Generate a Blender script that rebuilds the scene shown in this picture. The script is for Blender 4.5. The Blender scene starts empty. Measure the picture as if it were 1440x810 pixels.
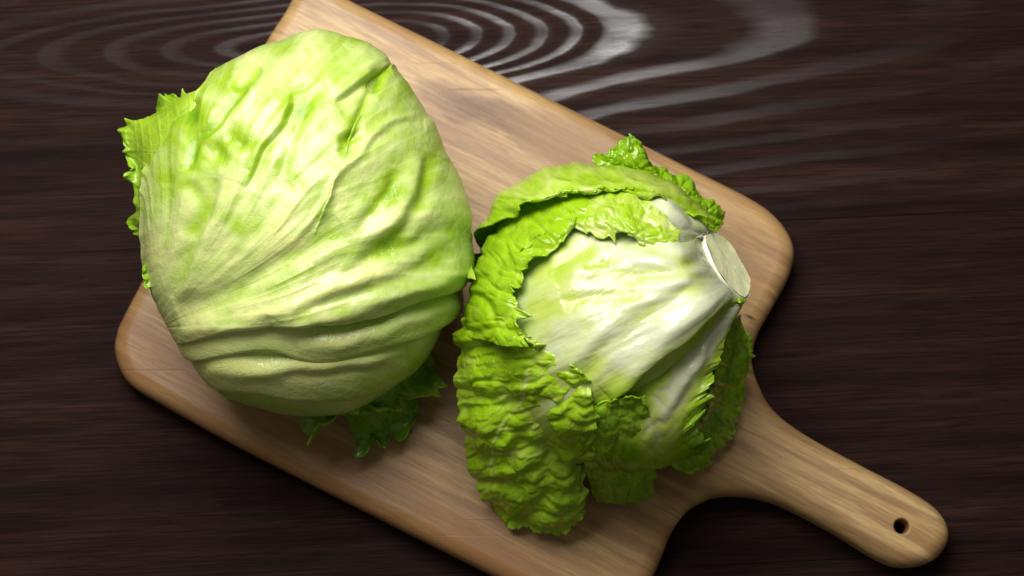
import bpy, bmesh, math
import numpy as np
from mathutils import Vector, Matrix

S = bpy.context.scene
COL = S.collection
R = math.radians

# ------------------------------------------------------------------ camera
IW, IH = 1440.0, 810.0
TILT = R(11.0)
DIST = 0.95
FRAME_W = 0.518                      # metres of table across the frame
LENS = 36.0 * DIST / FRAME_W
FPX = IW * LENS / 36.0
cam_d = bpy.data.cameras.new('camera')
cam = bpy.data.objects.new('camera', cam_d)
COL.objects.link(cam)
cam.location = (0.0, -DIST * math.sin(TILT), DIST * math.cos(TILT))
cam.rotation_euler = (TILT, 0, 0)
cam_d.lens = LENS
cam_d.sensor_width = 36.0
cam_d.clip_end = 20.0
cam_d.dof.use_dof = True
cam_d.dof.focus_distance = 0.835
cam_d.dof.aperture_fstop = 10.0
S.camera = cam

# ------------------------------------------------------------------ light
world = bpy.data.worlds.new('World')
S.world = world
world.use_nodes = True
world.node_tree.nodes['Background'].inputs[0].default_value = (1.0, 0.93, 0.78, 1)
world.node_tree.nodes['Background'].inputs[1].default_value = 0.13

ld = bpy.data.lights.new('window_light', 'AREA')
ld.shape = 'RECTANGLE'
ld.size = 0.52
ld.size_y = 0.46
ld.energy = 9.4
ld.color = (1.0, 0.98, 0.965)
lo = bpy.data.objects.new('window_light', ld)
COL.objects.link(lo)
lo.location = (-0.14, 0.34, 0.68)
lo.rotation_euler = (Vector((-0.02, 0.06, 0.05)) - Vector(lo.location)).to_track_quat('-Z', 'Y').to_euler()

vs = S.view_settings
vs.view_transform = 'Standard'
vs.look = 'None'
vs.exposure = 0.0
vs.gamma = 1.0
vs.use_curve_mapping = False
S.cycles.max_bounces = 8
S.cycles.diffuse_bounces = 5
S.cycles.glossy_bounces = 2
S.cycles.transmission_bounces = 6

# ------------------------------------------------------------------ pixel geometry
CAM_P = np.array(cam.location)
A_R = np.array([1.0, 0, 0])
A_U = np.array([0, math.cos(TILT), math.sin(TILT)])
A_F = np.array([0, math.sin(TILT), -math.cos(TILT)])

def W(px, py, z):
    """world points seen at photo pixel (px,py) lying at height z"""
    px, py, z = np.broadcast_arrays(np.asarray(px, float), np.asarray(py, float), np.asarray(z, float))
    d = A_F + ((px - IW / 2) / FPX)[..., None] * A_R - ((py - IH / 2) / FPX)[..., None] * A_U
    k = (z - CAM_P[2]) / d[..., 2]
    return CAM_P + d * k[..., None]

def PIX(P):
    q = P - CAM_P
    dep = q @ A_F
    return IW / 2 + FPX * (q @ A_R) / dep, IH / 2 - FPX * (q @ A_U) / dep

# ------------------------------------------------------------------ noise
def _hash(ix, iy, seed):
    h = (ix.astype(np.int64) * 374761393 + iy.astype(np.int64) * 668265263 + seed * 1274126177) & 0xffffffff
    h = ((h ^ (h >> 13)) * 1274126177) & 0xffffffff
    h = ((h ^ (h >> 16)) * 2246822519) & 0xffffffff
    return ((h ^ (h >> 15)) & 0xffffff) / float(0xffffff)

def perlin(x, y, seed=0):
    x = np.asarray(x, float); y = np.asarray(y, float)
    x, y = np.broadcast_arrays(x, y)
    ix, iy = np.floor(x), np.floor(y)
    fx, fy = x - ix, y - iy
    u = fx * fx * fx * (fx * (fx * 6 - 15) + 10)
    v = fy * fy * fy * (fy * (fy * 6 - 15) + 10)
    def g(ax, ay):
        a = _hash(ix + ax, iy + ay, seed) * 2 * math.pi
        return np.cos(a) * (fx - ax) + np.sin(a) * (fy - ay)
    return 1.5 * ((g(0, 0) * (1 - u) + g(1, 0) * u) * (1 - v) + (g(0, 1) * (1 - u) + g(1, 1) * u) * v)

def fbm(x, y, seed=0, octv=4, gain=0.5):
    a, r, n = 1.0, 0.0, 0.0
    for k in range(octv):
        r = r + a * perlin(x * 2 ** k, y * 2 ** k, seed + 17 * k)
        n += a; a *= gain
    return r / n

def worley(x, y, seed=0):
    ix, iy = np.floor(x), np.floor(y)
    f1 = np.full(x.shape, 9.0); f2 = np.full(x.shape, 9.0)
    for ax in (-1, 0, 1):
        for ay in (-1, 0, 1):
            cx = ix + ax + 0.15 + 0.7 * _hash(ix + ax, iy + ay, seed)
            cy = iy + ay + 0.15 + 0.7 * _hash(ix + ax, iy + ay, seed + 91)
            d = np.hypot(x - cx, y - cy)
            f2 = np.where(d < f1, f1, np.minimum(f2, d))
            f1 = np.minimum(f1, d)
    return f1, f2

def sstep(a, b, x):
    t = np.clip((x - a) / (b - a), 0, 1)
    return t * t * (3 - 2 * t)

# ------------------------------------------------------------------ splines
def nspline(y, n, ext=0.0):
    """natural-ish cubic (Catmull-Rom) resample of y (m, ...) to n samples"""
    y = np.asarray(y, float)
    m = len(y)
    if m == 1:
        return np.repeat(y, n, 0)
    yp = np.concatenate([2 * y[:1] - y[1:2], y, 2 * y[-1:] - y[-2:-1]], 0)
    t = np.linspace(0, m - 1, n)
    i = np.minimum(t.astype(int), m - 2)
    f = (t - i).reshape((-1,) + (1,) * (y.ndim - 1))
    p0, p1, p2, p3 = yp[i], yp[i + 1], yp[i + 2], yp[i + 3]
    return 0.5 * (2 * p1 + (p2 - p0) * f + (2 * p0 - 5 * p1 + 4 * p2 - p3) * f ** 2 + (3 * p1 - p0 - 3 * p2 + p3) * f ** 3)

def net_eval(net, ns, nt):
    a = nspline(np.asarray(net, float), ns)
    b = nspline(np.swapaxes(a, 0, 1), nt)
    return np.swapaxes(b, 0, 1)

def closed_curve(pts, n):
    p = np.asarray(pts, float)
    m = len(p)
    idx = np.arange(-2, m + 3) % m
    seg = nspline(p[idx], (m + 4) * 24 + 1)[2 * 24:(m + 2) * 24]
    d = np.r_[0, np.cumsum(np.linalg.norm(np.diff(np.r_[seg, seg[:1]], axis=0), axis=1))]
    s = np.linspace(0, d[-1], n, endpoint=False)
    full = np.r_[seg, seg[:1]]
    return np.stack([np.interp(s, d, full[:, k]) for k in range(p.shape[1])], 1)

# ------------------------------------------------------------------ strokes (folds, in photo-space of the leaf)
def poly_dist(X, Y, pts, n=40):
    p = nspline(np.asarray(pts, float), n)
    best = np.full(X.shape, 1e9); side = np.zeros(X.shape); par = np.zeros(X.shape)
    for k in range(n - 1):
        a, b = p[k], p[k + 1]
        d = b - a; L2 = d @ d + 1e-9
        t = np.clip(((X - a[0]) * d[0] + (Y - a[1]) * d[1]) / L2, 0, 1)
        dx, dy = X - a[0] - t * d[0], Y - a[1] - t * d[1]
        q = np.hypot(dx, dy)
        m = q < best
        best = np.where(m, q, best)
        side = np.where(m, np.sign(d[0] * dy - d[1] * dx), side)
        par = np.where(m, (k + t) / (n - 1), par)
    return best, side, par

def strokes_field(X, Y, strokes):
    """'r' ridge, 'g' groove, 's' step: raised lip left of the travel direction (as seen in the photo)"""
    D = np.zeros(X.shape); G = np.zeros(X.shape)
    for st in strokes:
        kind, pts, amp, wid = st[:4]
        green = st[4] if len(st) > 4 else 0.0
        d, side, par = poly_dist(X, Y, pts)
        ends = np.sqrt(np.clip(np.sin(np.pi * np.clip(par, 0.0, 1.0)) * 1.6, 0, 1)) if kind != 'd' else 1
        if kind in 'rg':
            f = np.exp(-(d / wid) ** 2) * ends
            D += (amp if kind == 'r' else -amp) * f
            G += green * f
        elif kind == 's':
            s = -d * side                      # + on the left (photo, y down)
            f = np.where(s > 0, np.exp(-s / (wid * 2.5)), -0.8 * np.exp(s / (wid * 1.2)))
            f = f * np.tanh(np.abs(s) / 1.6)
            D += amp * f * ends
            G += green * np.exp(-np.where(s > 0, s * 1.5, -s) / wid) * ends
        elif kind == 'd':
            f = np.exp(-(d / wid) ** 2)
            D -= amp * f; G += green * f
    return D, G

# ------------------------------------------------------------------ materials
def new_mat(name):
    m = bpy.data.materials.new(name)
    m.use_nodes = True
    nt = m.node_tree
    nt.nodes.clear()
    return m, nt

class NB:
    def __init__(self, nt): self.nt = nt
    def n(self, typ, **kw):
        nd = self.nt.nodes.new(typ)
        for k, v in kw.items():
            if k.startswith('i_'):
                nd.inputs[k[2:]].default_value = v
            else:
                setattr(nd, k, v)
        return nd
    def l(self, a, b): self.nt.links.new(a, b)
    def math(self, op, a, b=None, c=None, clamp=False):
        nd = self.n('ShaderNodeMath', operation=op, use_clamp=clamp)
        for i, v in enumerate((a, b, c)):
            if v is None: continue
            if isinstance(v, (int, float)): nd.inputs[i].default_value = v
            else: self.l(v, nd.inputs[i])
        return nd.outputs[0]
    def ramp(self, fac, stops, interp='LINEAR'):
        nd = self.n('ShaderNodeValToRGB')
        nd.color_ramp.interpolation = interp
        el = nd.color_ramp.elements
        while len(el) < len(stops): el.new(0.5)
        for e, (p, c) in zip(el, stops):
            e.position = p
            e.color = (c, c, c, 1) if isinstance(c, (int, float)) else (*c, 1)
        self.l(fac, nd.inputs[0])
        return nd.outputs[0]
    def mix(self, fac, a, b, blend='MIX'):
        nd = self.n('ShaderNodeMix', data_type='RGBA', blend_type=blend)
        for i, v in ((0, fac), (6, a), (7, b)):
            if isinstance(v, (int, float)): nd.inputs[i].default_value = v
            elif isinstance(v, tuple): nd.inputs[i].default_value = (*v, 1)
            else: self.l(v, nd.inputs[i])
        return nd.outputs[2]
    def noise(self, vec, scale, detail=4, rough=0.55, dist=0.0):
        nd = self.n('ShaderNodeTexNoise', i_Scale=scale, i_Detail=detail, i_Roughness=rough, i_Distortion=dist)
        self.l(vec, nd.inputs['Vector'])
        return nd.outputs['Fac']
    def mapping(self, vec, loc=(0, 0, 0), rot=(0, 0, 0), scale=(1, 1, 1)):
        nd = self.n('ShaderNodeMapping')
        nd.inputs['Location'].default_value = loc
        nd.inputs['Rotation'].default_value = rot
        nd.inputs['Scale'].default_value = scale
        self.l(vec, nd.inputs['Vector'])
        return nd.outputs[0]

def leaf_material(name, stops, rough=0.30, trans=0.25, fine=900, relief=0.40):
    m, nt = new_mat(name)
    b = NB(nt)
    tc = b.n('ShaderNodeTexCoord').outputs['Object']
    ga = b.n('ShaderNodeAttribute', attribute_name='green').outputs['Fac']
    va = b.n('ShaderNodeAttribute', attribute_name='vein').outputs['Fac']
    uvn = b.n('ShaderNodeAttribute', attribute_name='flat').outputs['Vector']
    blot = b.noise(tc, 90, 4, 0.6)
    g = b.math('ADD', ga, b.math('MULTIPLY', b.math('SUBTRACT', blot, 0.5), 0.28), clamp=True)
    col = b.ramp(g, stops)
    # fine network of veins
    v1 = b.n('ShaderNodeTexVoronoi', feature='DISTANCE_TO_EDGE', i_Scale=0.075)
    wob = b.n('ShaderNodeTexNoise', i_Scale=0.05, i_Detail=3)
    b.l(uvn, wob.inputs['Vector'])
    add = b.n('ShaderNodeVectorMath', operation='MULTIPLY_ADD')
    b.l(wob.outputs['Color'], add.inputs[0]); add.inputs[1].default_value = (9, 9, 0); b.l(uvn, add.inputs[2])
    b.l(add.outputs[0], v1.inputs['Vector'])
    net = b.ramp(v1.outputs['Distance'], [(0.0, 1.0), (0.06, 0.0)])
    veinm = b.math('MULTIPLY', net, va, clamp=True)
    col = b.mix(b.math('MULTIPLY', veinm, 0.30), col, stops[1][1])
    # tiny specks of dirt
    sp = b.n('ShaderNodeTexVoronoi', feature='F1', i_Scale=55.0)
    b.l(tc, sp.inputs['Vector'])
    sw = b.n('ShaderNodeSeparateColor'); b.l(sp.outputs['Color'], sw.inputs[0])
    speck = b.math('MULTIPLY', b.math('LESS_THAN', sp.outputs['Distance'], 0.028), b.math('GREATER_THAN', sw.outputs[0], 0.86))
    col = b.mix(b.math('MULTIPLY', speck, 0.75), col, (0.10, 0.055, 0.02))
    # relief: cells + fine wrinkles
    n1 = b.noise(tc, fine, 3, 0.6)
    n2 = b.noise(tc, 260, 3, 0.5)
    h = b.math('ADD', b.math('MULTIPLY', n1, 0.25), b.math('MULTIPLY', n2, 0.8))
    h = b.math('SUBTRACT', h, b.math('MULTIPLY', veinm, 0.35))
    bump = b.n('ShaderNodeBump', i_Strength=relief, i_Distance=0.0011)
    b.l(h, bump.inputs['Height'])
    pr = b.n('ShaderNodeBsdfPrincipled')
    b.l(col, pr.inputs['Base Color'])
    b.l(b.math('ADD', rough - 0.09, b.math('MULTIPLY', n2, 0.2)), pr.inputs['Roughness'])
    pr.inputs['Specular IOR Level'].default_value = 0.7
    b.l(bump.outputs[0], pr.inputs['Normal'])
    tr = b.n('ShaderNodeBsdfTranslucent')
    tcol = b.mix(0.75, col, (0.80, 0.95, 0.22), 'MULTIPLY')
    b.l(tcol, tr.inputs['Color'])
    b.l(bump.outputs[0], tr.inputs['Normal'])
    mx = b.n('ShaderNodeMixShader'); mx.inputs[0].default_value = trans
    b.l(pr.outputs[0], mx.inputs[1]); b.l(tr.outputs[0], mx.inputs[2])
    out = b.n('ShaderNodeOutputMaterial')
    b.l(mx.outputs[0], out.inputs[0])
    return m

PALE = [(0.0, (0.78, 0.81, 0.28)), (0.14, (0.78, 0.83, 0.32)), (0.32, (0.62, 0.75, 0.22)), (0.60, (0.41, 0.61, 0.03)), (1.0, (0.19, 0.40, 0.003))]
GREEN = [(0.0, (0.76, 0.79, 0.55)), (0.22, (0.58, 0.70, 0.13)), (0.48, (0.38, 0.62, 0.008)), (1.0, (0.08, 0.27, 0.002))]
M_PALE = leaf_material('pale_lettuce_leaf', PALE)
M_GREEN = leaf_material('green_lettuce_leaf', GREEN, rough=0.21, relief=0.26)

_c, _s = math.cos(R(28)), math.sin(R(28))
def board_uv(px, py):
    p = W(px, py, 0.021)
    return _c * p[0] - _s * p[1], _s * p[0] + _c * p[1]
KNOTS = [(*board_uv(672, 148), 0.034, 0.011, (0.13, 0.06, 0.018)), (*board_uv(735, 175), 0.036, 0.010, (0.16, 0.075, 0.022)),
         (*board_uv(800, 205), 0.034, 0.014, (0.26, 0.14, 0.05)), (*board_uv(1062, 443), 0.004, 0.0012, (0.05, 0.02, 0.01)),
         (*board_uv(1045, 620), 0.016, 0.004, (0.24, 0.13, 0.06)), (*board_uv(1060, 400), 0.012, 0.01, (0.42, 0.22, 0.07))]
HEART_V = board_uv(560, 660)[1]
def wood_board_material():
    m, nt = new_mat('mango_wood')
    b = NB(nt)
    tc = b.n('ShaderNodeTexCoord').outputs['Object']
    g = b.mapping(tc, rot=(0, 0, R(28)))
    warp = b.n('ShaderNodeTexNoise', i_Scale=14.0, i_Detail=2)
    b.l(g, warp.inputs['Vector'])
    wv = b.n('ShaderNodeVectorMath', operation='MULTIPLY_ADD')
    b.l(warp.outputs['Color'], wv.inputs[0]); wv.inputs[1].default_value = (0.004, 0.004, 0); b.l(g, wv.inputs[2])
    gw = wv.outputs[0]
    big = b.noise(b.mapping(gw, scale=(7, 40, 5)), 1.0, 5, 0.65)
    fib = b.noise(b.mapping(gw, scale=(34, 520, 28)), 1.0, 5, 0.7)
    por = b.noise(b.mapping(g, scale=(110, 1500, 75)), 1.0, 2, 0.5)
    stk = b.noise(b.mapping(gw, loc=(1.3, 0.4, 0), scale=(11, 170, 9)), 1.0, 4, 0.6)
    col = b.ramp(big, [(0.30, (0.27, 0.14, 0.052)), (0.5, (0.44, 0.272, 0.098)), (0.70, (0.57, 0.40, 0.178))])
    col = b.mix(b.math('MULTIPLY', b.ramp(fib, [(0.36, 1.0), (0.58, 0.0)]), 0.75), col, (0.30, 0.175, 0.085))
    col = b.mix(b.math('MULTIPLY', b.ramp(por, [(0.30, 1.0), (0.42, 0.0)]), 0.45), col, (0.20, 0.10, 0.045))
    col = b.mix(b.math('MULTIPLY', b.ramp(stk, [(0.38, 1.0), (0.54, 0.0)]), 0.75), col, (0.24, 0.13, 0.055))
    pat = b.noise(b.mapping(gw, loc=(0.31, 0.12, 0), scale=(16, 30, 13)), 1.0, 4, 0.6, 0.8)
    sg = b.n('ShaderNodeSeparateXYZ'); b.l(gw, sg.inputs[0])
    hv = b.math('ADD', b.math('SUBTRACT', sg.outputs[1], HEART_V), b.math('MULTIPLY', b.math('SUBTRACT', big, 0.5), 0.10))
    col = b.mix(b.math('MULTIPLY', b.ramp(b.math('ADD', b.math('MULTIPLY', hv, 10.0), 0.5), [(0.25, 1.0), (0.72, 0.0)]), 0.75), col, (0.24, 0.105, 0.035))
    for (kx, ky, rx, ry, kc) in KNOTS:
        q = b.mapping(gw, loc=(-kx / rx, -ky / ry, 0), scale=(1 / rx, 1 / ry, 0))
        ln = b.n('ShaderNodeVectorMath', operation='LENGTH'); b.l(q, ln.inputs[0])
        dk = b.math('ADD', ln.outputs['Value'], b.math('MULTIPLY', b.math('SUBTRACT', pat, 0.5), 1.8))
        col = b.mix(b.ramp(dk, [(0.25, 0.9), (0.8, 0.4), (1.2, 0.0)]), col, kc)
    col = b.mix(b.math('MULTIPLY', b.ramp(pat, [(0.58, 0.0), (0.75, 1.0)]), 0.4), col, (0.30, 0.17, 0.07))
    cut = None
    for (ang, sx, sy, ox) in ((-35, 9, 420, 0.0), (20, 8, 380, 3.1), (-62, 10, 460, 7.7)):
        cn = b.noise(b.mapping(tc, loc=(ox, ox * 0.7, 0), rot=(0, 0, R(ang)), scale=(sx, sy, 1)), 1.0, 1, 0.4)
        cm = b.ramp(cn, [(0.74, 0.0), (0.78, 1.0)])
        cut = cm if cut is None else b.math('MAXIMUM', cut, cm)
    col = b.mix(b.math('MULTIPLY', cut, 0.4), col, (0.20, 0.11, 0.05))
    h = b.math('ADD', b.math('MULTIPLY', fib, 0.7), b.math('MULTIPLY', por, 0.5))
    h = b.math('SUBTRACT', h, b.math('MULTIPLY', cut, 0.8))
    bump = b.n('ShaderNodeBump', i_Strength=0.35, i_Distance=0.0006)
    b.l(h, bump.inputs['Height'])
    pr = b.n('ShaderNodeBsdfPrincipled')
    b.l(col, pr.inputs['Base Color'])
    b.l(b.ramp(fib, [(0.3, 0.52), (0.7, 0.36)]), pr.inputs['Roughness'])
    pr.inputs['Specular IOR Level'].default_value = 0.42
    b.l(bump.outputs[0], pr.inputs['Normal'])
    out = b.n('ShaderNodeOutputMaterial')
    b.l(pr.outputs[0], out.inputs[0])
    return m
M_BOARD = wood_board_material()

GRAIN = R(2.6)
def table_material():
    m, nt = new_mat('dark_stained_wood')
    b = NB(nt)
    tc = b.n('ShaderNodeTexCoord').outputs['Object']
    oi = b.n('ShaderNodeObjectInfo')
    g = tc                                             # planks are modelled with their grain along local x
    sep = b.n('ShaderNodeSeparateXYZ'); b.l(g, sep.inputs[0])
    w1 = b.noise(b.mapping(g, scale=(3.2, 6, 1)), 1.0, 3, 0.5)
    w2 = b.noise(b.mapping(g, scale=(2.2, 14, 1)), 1.0, 2, 0.5)
    off = b.n('ShaderNodeAttribute', attribute_type='OBJECT', attribute_name='eye').outputs['Vector']
    so = b.n('ShaderNodeSeparateXYZ'); b.l(off, so.inputs[0])
    x = b.math('SUBTRACT', sep.outputs[0], so.outputs[0])
    y = b.math('SUBTRACT', sep.outputs[1], so.outputs[1])
    y = b.math('ADD', y, b.math('MULTIPLY', b.math('SUBTRACT', w1, 0.5), 0.022))
    # growth rings cut lengthwise: an elongated cathedral figure
    ax = b.math('ABSOLUTE', x)
    xs = b.math('MULTIPLY_ADD', b.math('LESS_THAN', x, 0.0), 1 / 7.5 - 1 / 4.2, 1 / 4.2)
    fx = b.math('ADD', b.math('MULTIPLY', b.math('MINIMUM', ax, 0.135), xs), b.math('MULTIPLY', b.math('MAXIMUM', b.math('SUBTRACT', ax, 0.135), 0.0), 1 / 8.0))
    r = b.math('SQRT', b.math('ADD', b.math('POWER', fx, 2.0), b.math('POWER', y, 2.0)))
    r = b.math('ADD', r, b.math('MULTIPLY', b.math('SUBTRACT', w2, 0.5), 0.010))
    ph = b.math('ADD', b.math('MULTIPLY', b.math('MINIMUM', r, 0.030), 235.0), b.math('MULTIPLY', b.math('MAXIMUM', b.math('SUBTRACT', r, 0.030), 0.0), 95.0))
    ph = b.math('ADD', ph, b.math('MULTIPLY', b.noise(b.mapping(g, scale=(5, 45, 1)), 1.0, 3, 0.6), 0.7))
    fr = b.math('FRACT', ph)
    late = b.ramp(fr, [(0.0, 0.0), (0.30, 0.05), (0.48, 0.8), (0.70, 1.0), (0.80, 0.1), (1.0, 0.0)])
    late = b.math('MULTIPLY', late, b.ramp(b.math('ADD', x, 0.5), [(0.42, 0.10), (0.53, 1.0), (0.64, 1.0), (0.80, 0.22)]))
    late = b.math('MULTIPLY', late, b.ramp(r, [(0.034, 1.0), (0.065, 0.22)]))
    late = b.math('MULTIPLY', late, b.ramp(b.noise(b.mapping(g, loc=(3, 1, 0), scale=(4, 22, 1)), 1.0, 3, 0.6), [(0.38, 0.12), (0.58, 1.0)]))
    fib = b.noise(b.mapping(g, scale=(26, 900, 1)), 1.0, 4, 0.65)
    pore = b.noise(b.mapping(g, scale=(60, 1800, 1)), 1.0, 2, 0.5)
    tone = b.noise(b.mapping(g, scale=(2.5, 60, 1)), 1.0, 5, 0.7)
    col = b.ramp(tone, [(0.32, (0.009, 0.0039, 0.0030)), (0.5, (0.022, 0.0096, 0.0074)), (0.70, (0.042, 0.0170, 0.0125))])
    col = b.mix(b.math('MULTIPLY', late, 0.3), col, (0.020, 0.0115, 0.010))
    col = b.mix(b.math('MULTIPLY', b.ramp(fib, [(0.40, 1.0), (0.56, 0.0)]), 0.8), col, (0.007, 0.003, 0.0024))
    rough = b.math('SUBTRACT', 0.58, b.math('MULTIPLY', late, 0.33))
    rough = b.math('ADD', rough, b.math('MULTIPLY', b.math('SUBTRACT', fib, 0.5), 0.3))
    h = b.math('ADD', b.math('MULTIPLY', fib, b.math('SUBTRACT', 1.15, b.math('MULTIPLY', late, 0.75))), b.math('MULTIPLY', late, 0.35))
    h = b.math('ADD', h, b.math('MULTIPLY', pore, 0.3))
    bump = b.n('ShaderNodeBump', i_Strength=0.5, i_Distance=0.0007)
    b.l(h, bump.inputs['Height'])
    pr = b.n('ShaderNodeBsdfPrincipled')
    b.l(col, pr.inputs['Base Color'])
    b.l(rough, pr.inputs['Roughness'])
    b.l(b.math('ADD', 0.04, b.math('MULTIPLY', late, 1.0)), pr.inputs['Specular IOR Level'])
    b.l(bump.outputs[0], pr.inputs['Normal'])
    out = b.n('ShaderNodeOutputMaterial')
    b.l(pr.outputs[0], out.inputs[0])
    return m
M_TABLE = table_material()

def plain_mat(name, stops, scale, rough):
    m, nt = new_mat(name)
    b = NB(nt)
    tc = b.n('ShaderNodeTexCoord').outputs['Object']
    nz = b.noise(tc, scale, 5, 0.6)
    pr = b.n('ShaderNodeBsdfPrincipled')
    b.l(b.ramp(nz, stops), pr.inputs['Base Color'])
    pr.inputs['Roughness'].default_value = rough
    pr.inputs['Subsurface Weight'].default_value = 0.25
    pr.inputs['Subsurface Radius'].default_value = (0.004, 0.004, 0.0015)
    bump = b.n('ShaderNodeBump', i_Strength=0.35, i_Distance=0.0006)
    b.l(b.noise(tc, 420, 4, 0.6), bump.inputs['Height'])
    b.l(bump.outputs[0], pr.inputs['Normal'])
    out = b.n('ShaderNodeOutputMaterial')
    b.l(pr.outputs[0], out.inputs[0])
    return m
M_STEM = plain_mat('lettuce_stem', [(0.3, (0.74, 0.77, 0.56)), (0.7, (0.80, 0.82, 0.66))], 60, 0.4)
M_CUT = plain_mat('cut_stem_flesh', [(0.3, (0.74, 0.76, 0.36)), (0.55, (0.80, 0.82, 0.50)), (0.75, (0.70, 0.66, 0.32))], 120, 0.45)

# ------------------------------------------------------------------ mesh helpers
def mesh_object(name, verts, faces, mat, parent=None, attrs=None, smooth=True, normals=None):
    me = bpy.data.meshes.new(name)
    verts = np.asarray(verts, dtype=np.float32)
    if isinstance(faces, np.ndarray):
        k = faces.shape[1]
        me.vertices.add(len(verts)); me.vertices.foreach_set('co', verts.ravel())
        me.loops.add(faces.size); me.loops.foreach_set('vertex_index', faces.astype(np.int32).ravel())
        me.polygons.add(len(faces))
        me.polygons.foreach_set('loop_start', np.arange(0, faces.size, k, dtype=np.int32))
        me.update(calc_edges=True)
    else:
        me.from_pydata(verts.tolist(), [], faces)
    me.validate()
    me.polygons.foreach_set('use_smooth', np.full(len(me.polygons), smooth))
    for k, a in (attrs or {}).items():
        a = np.asarray(a, dtype=np.float32)
        if a.ndim == 1:
            me.attributes.new(k, 'FLOAT', 'POINT').data.foreach_set('value', a)
        else:
            me.attributes.new(k, 'FLOAT_VECTOR', 'POINT').data.foreach_set('vector', a.ravel())
    me.update()
    if normals is not None:
        me.normals_split_custom_set_from_vertices(np.asarray(normals).tolist())
    me.materials.append(mat)
    o = bpy.data.objects.new(name, me)
    COL.objects.link(o)
    if parent is not None:
        o.parent = parent
        o.matrix_parent_inverse = Matrix.Translation(-Vector(parent.location))
    return o

def grid_faces(a, b, base=0, flip=False):
    i, j = np.meshgrid(np.arange(a - 1), np.arange(b - 1), indexing='ij')
    v = base + i * b + j
    q = np.stack([v, v + b, v + b + 1, v + 1], -1).reshape(-1, 4)
    return q[:, ::-1] if flip else q

# ------------------------------------------------------------------ table
PLANK_W = 0.172
joint = W(720, 327, 0.0)
def make_table():
    root = bpy.data.objects.new('table', None)
    COL.objects.link(root)
    root['kind'] = 'structure'
    root['label'] = 'dark brown stained wooden tabletop under the cutting board'
    eyes = {0: (-0.080, 0.130), 1: (0.75, -0.115), -1: (0.9, 0.05), 2: (-0.8, 0.0), 3: (0.6, 0.1), -2: (0.3, 0.1)}
    for k in range(-2, 4):
        bm = bmesh.new()
        bmesh.ops.create_cube(bm, size=1.0)
        bmesh.ops.scale(bm, vec=(1.7, PLANK_W - 0.0001, 0.03), verts=bm.verts)
        bmesh.ops.bevel(bm, geom=bm.edges[:], offset=0.0004, segments=2, affect='EDGES', profile=0.5)
        me = bpy.data.meshes.new('plank'); bm.to_mesh(me); bm.free()
        me.materials.append(M_TABLE)
        o = bpy.data.objects.new('plank', me); COL.objects.link(o)
        n = Vector((-math.sin(GRAIN), math.cos(GRAIN), 0))
        c = Vector(joint) + n * (PLANK_W * (0.5 - k))
        o.location = (c.x, c.y, -0.015)
        o.rotation_euler = (0, 0, GRAIN)
        o.parent = root
        ex, ey = eyes[k]
        # figure centre in plank-local coordinates
        inv = Matrix.Rotation(-GRAIN, 3, 'Z')
        o['eye'] = list(inv @ (Vector((ex, ey, 0)) - Vector((c.x, c.y, 0)))) if k in (0, 1) else [ex, ey, 0.0]
    return root
make_table()

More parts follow.
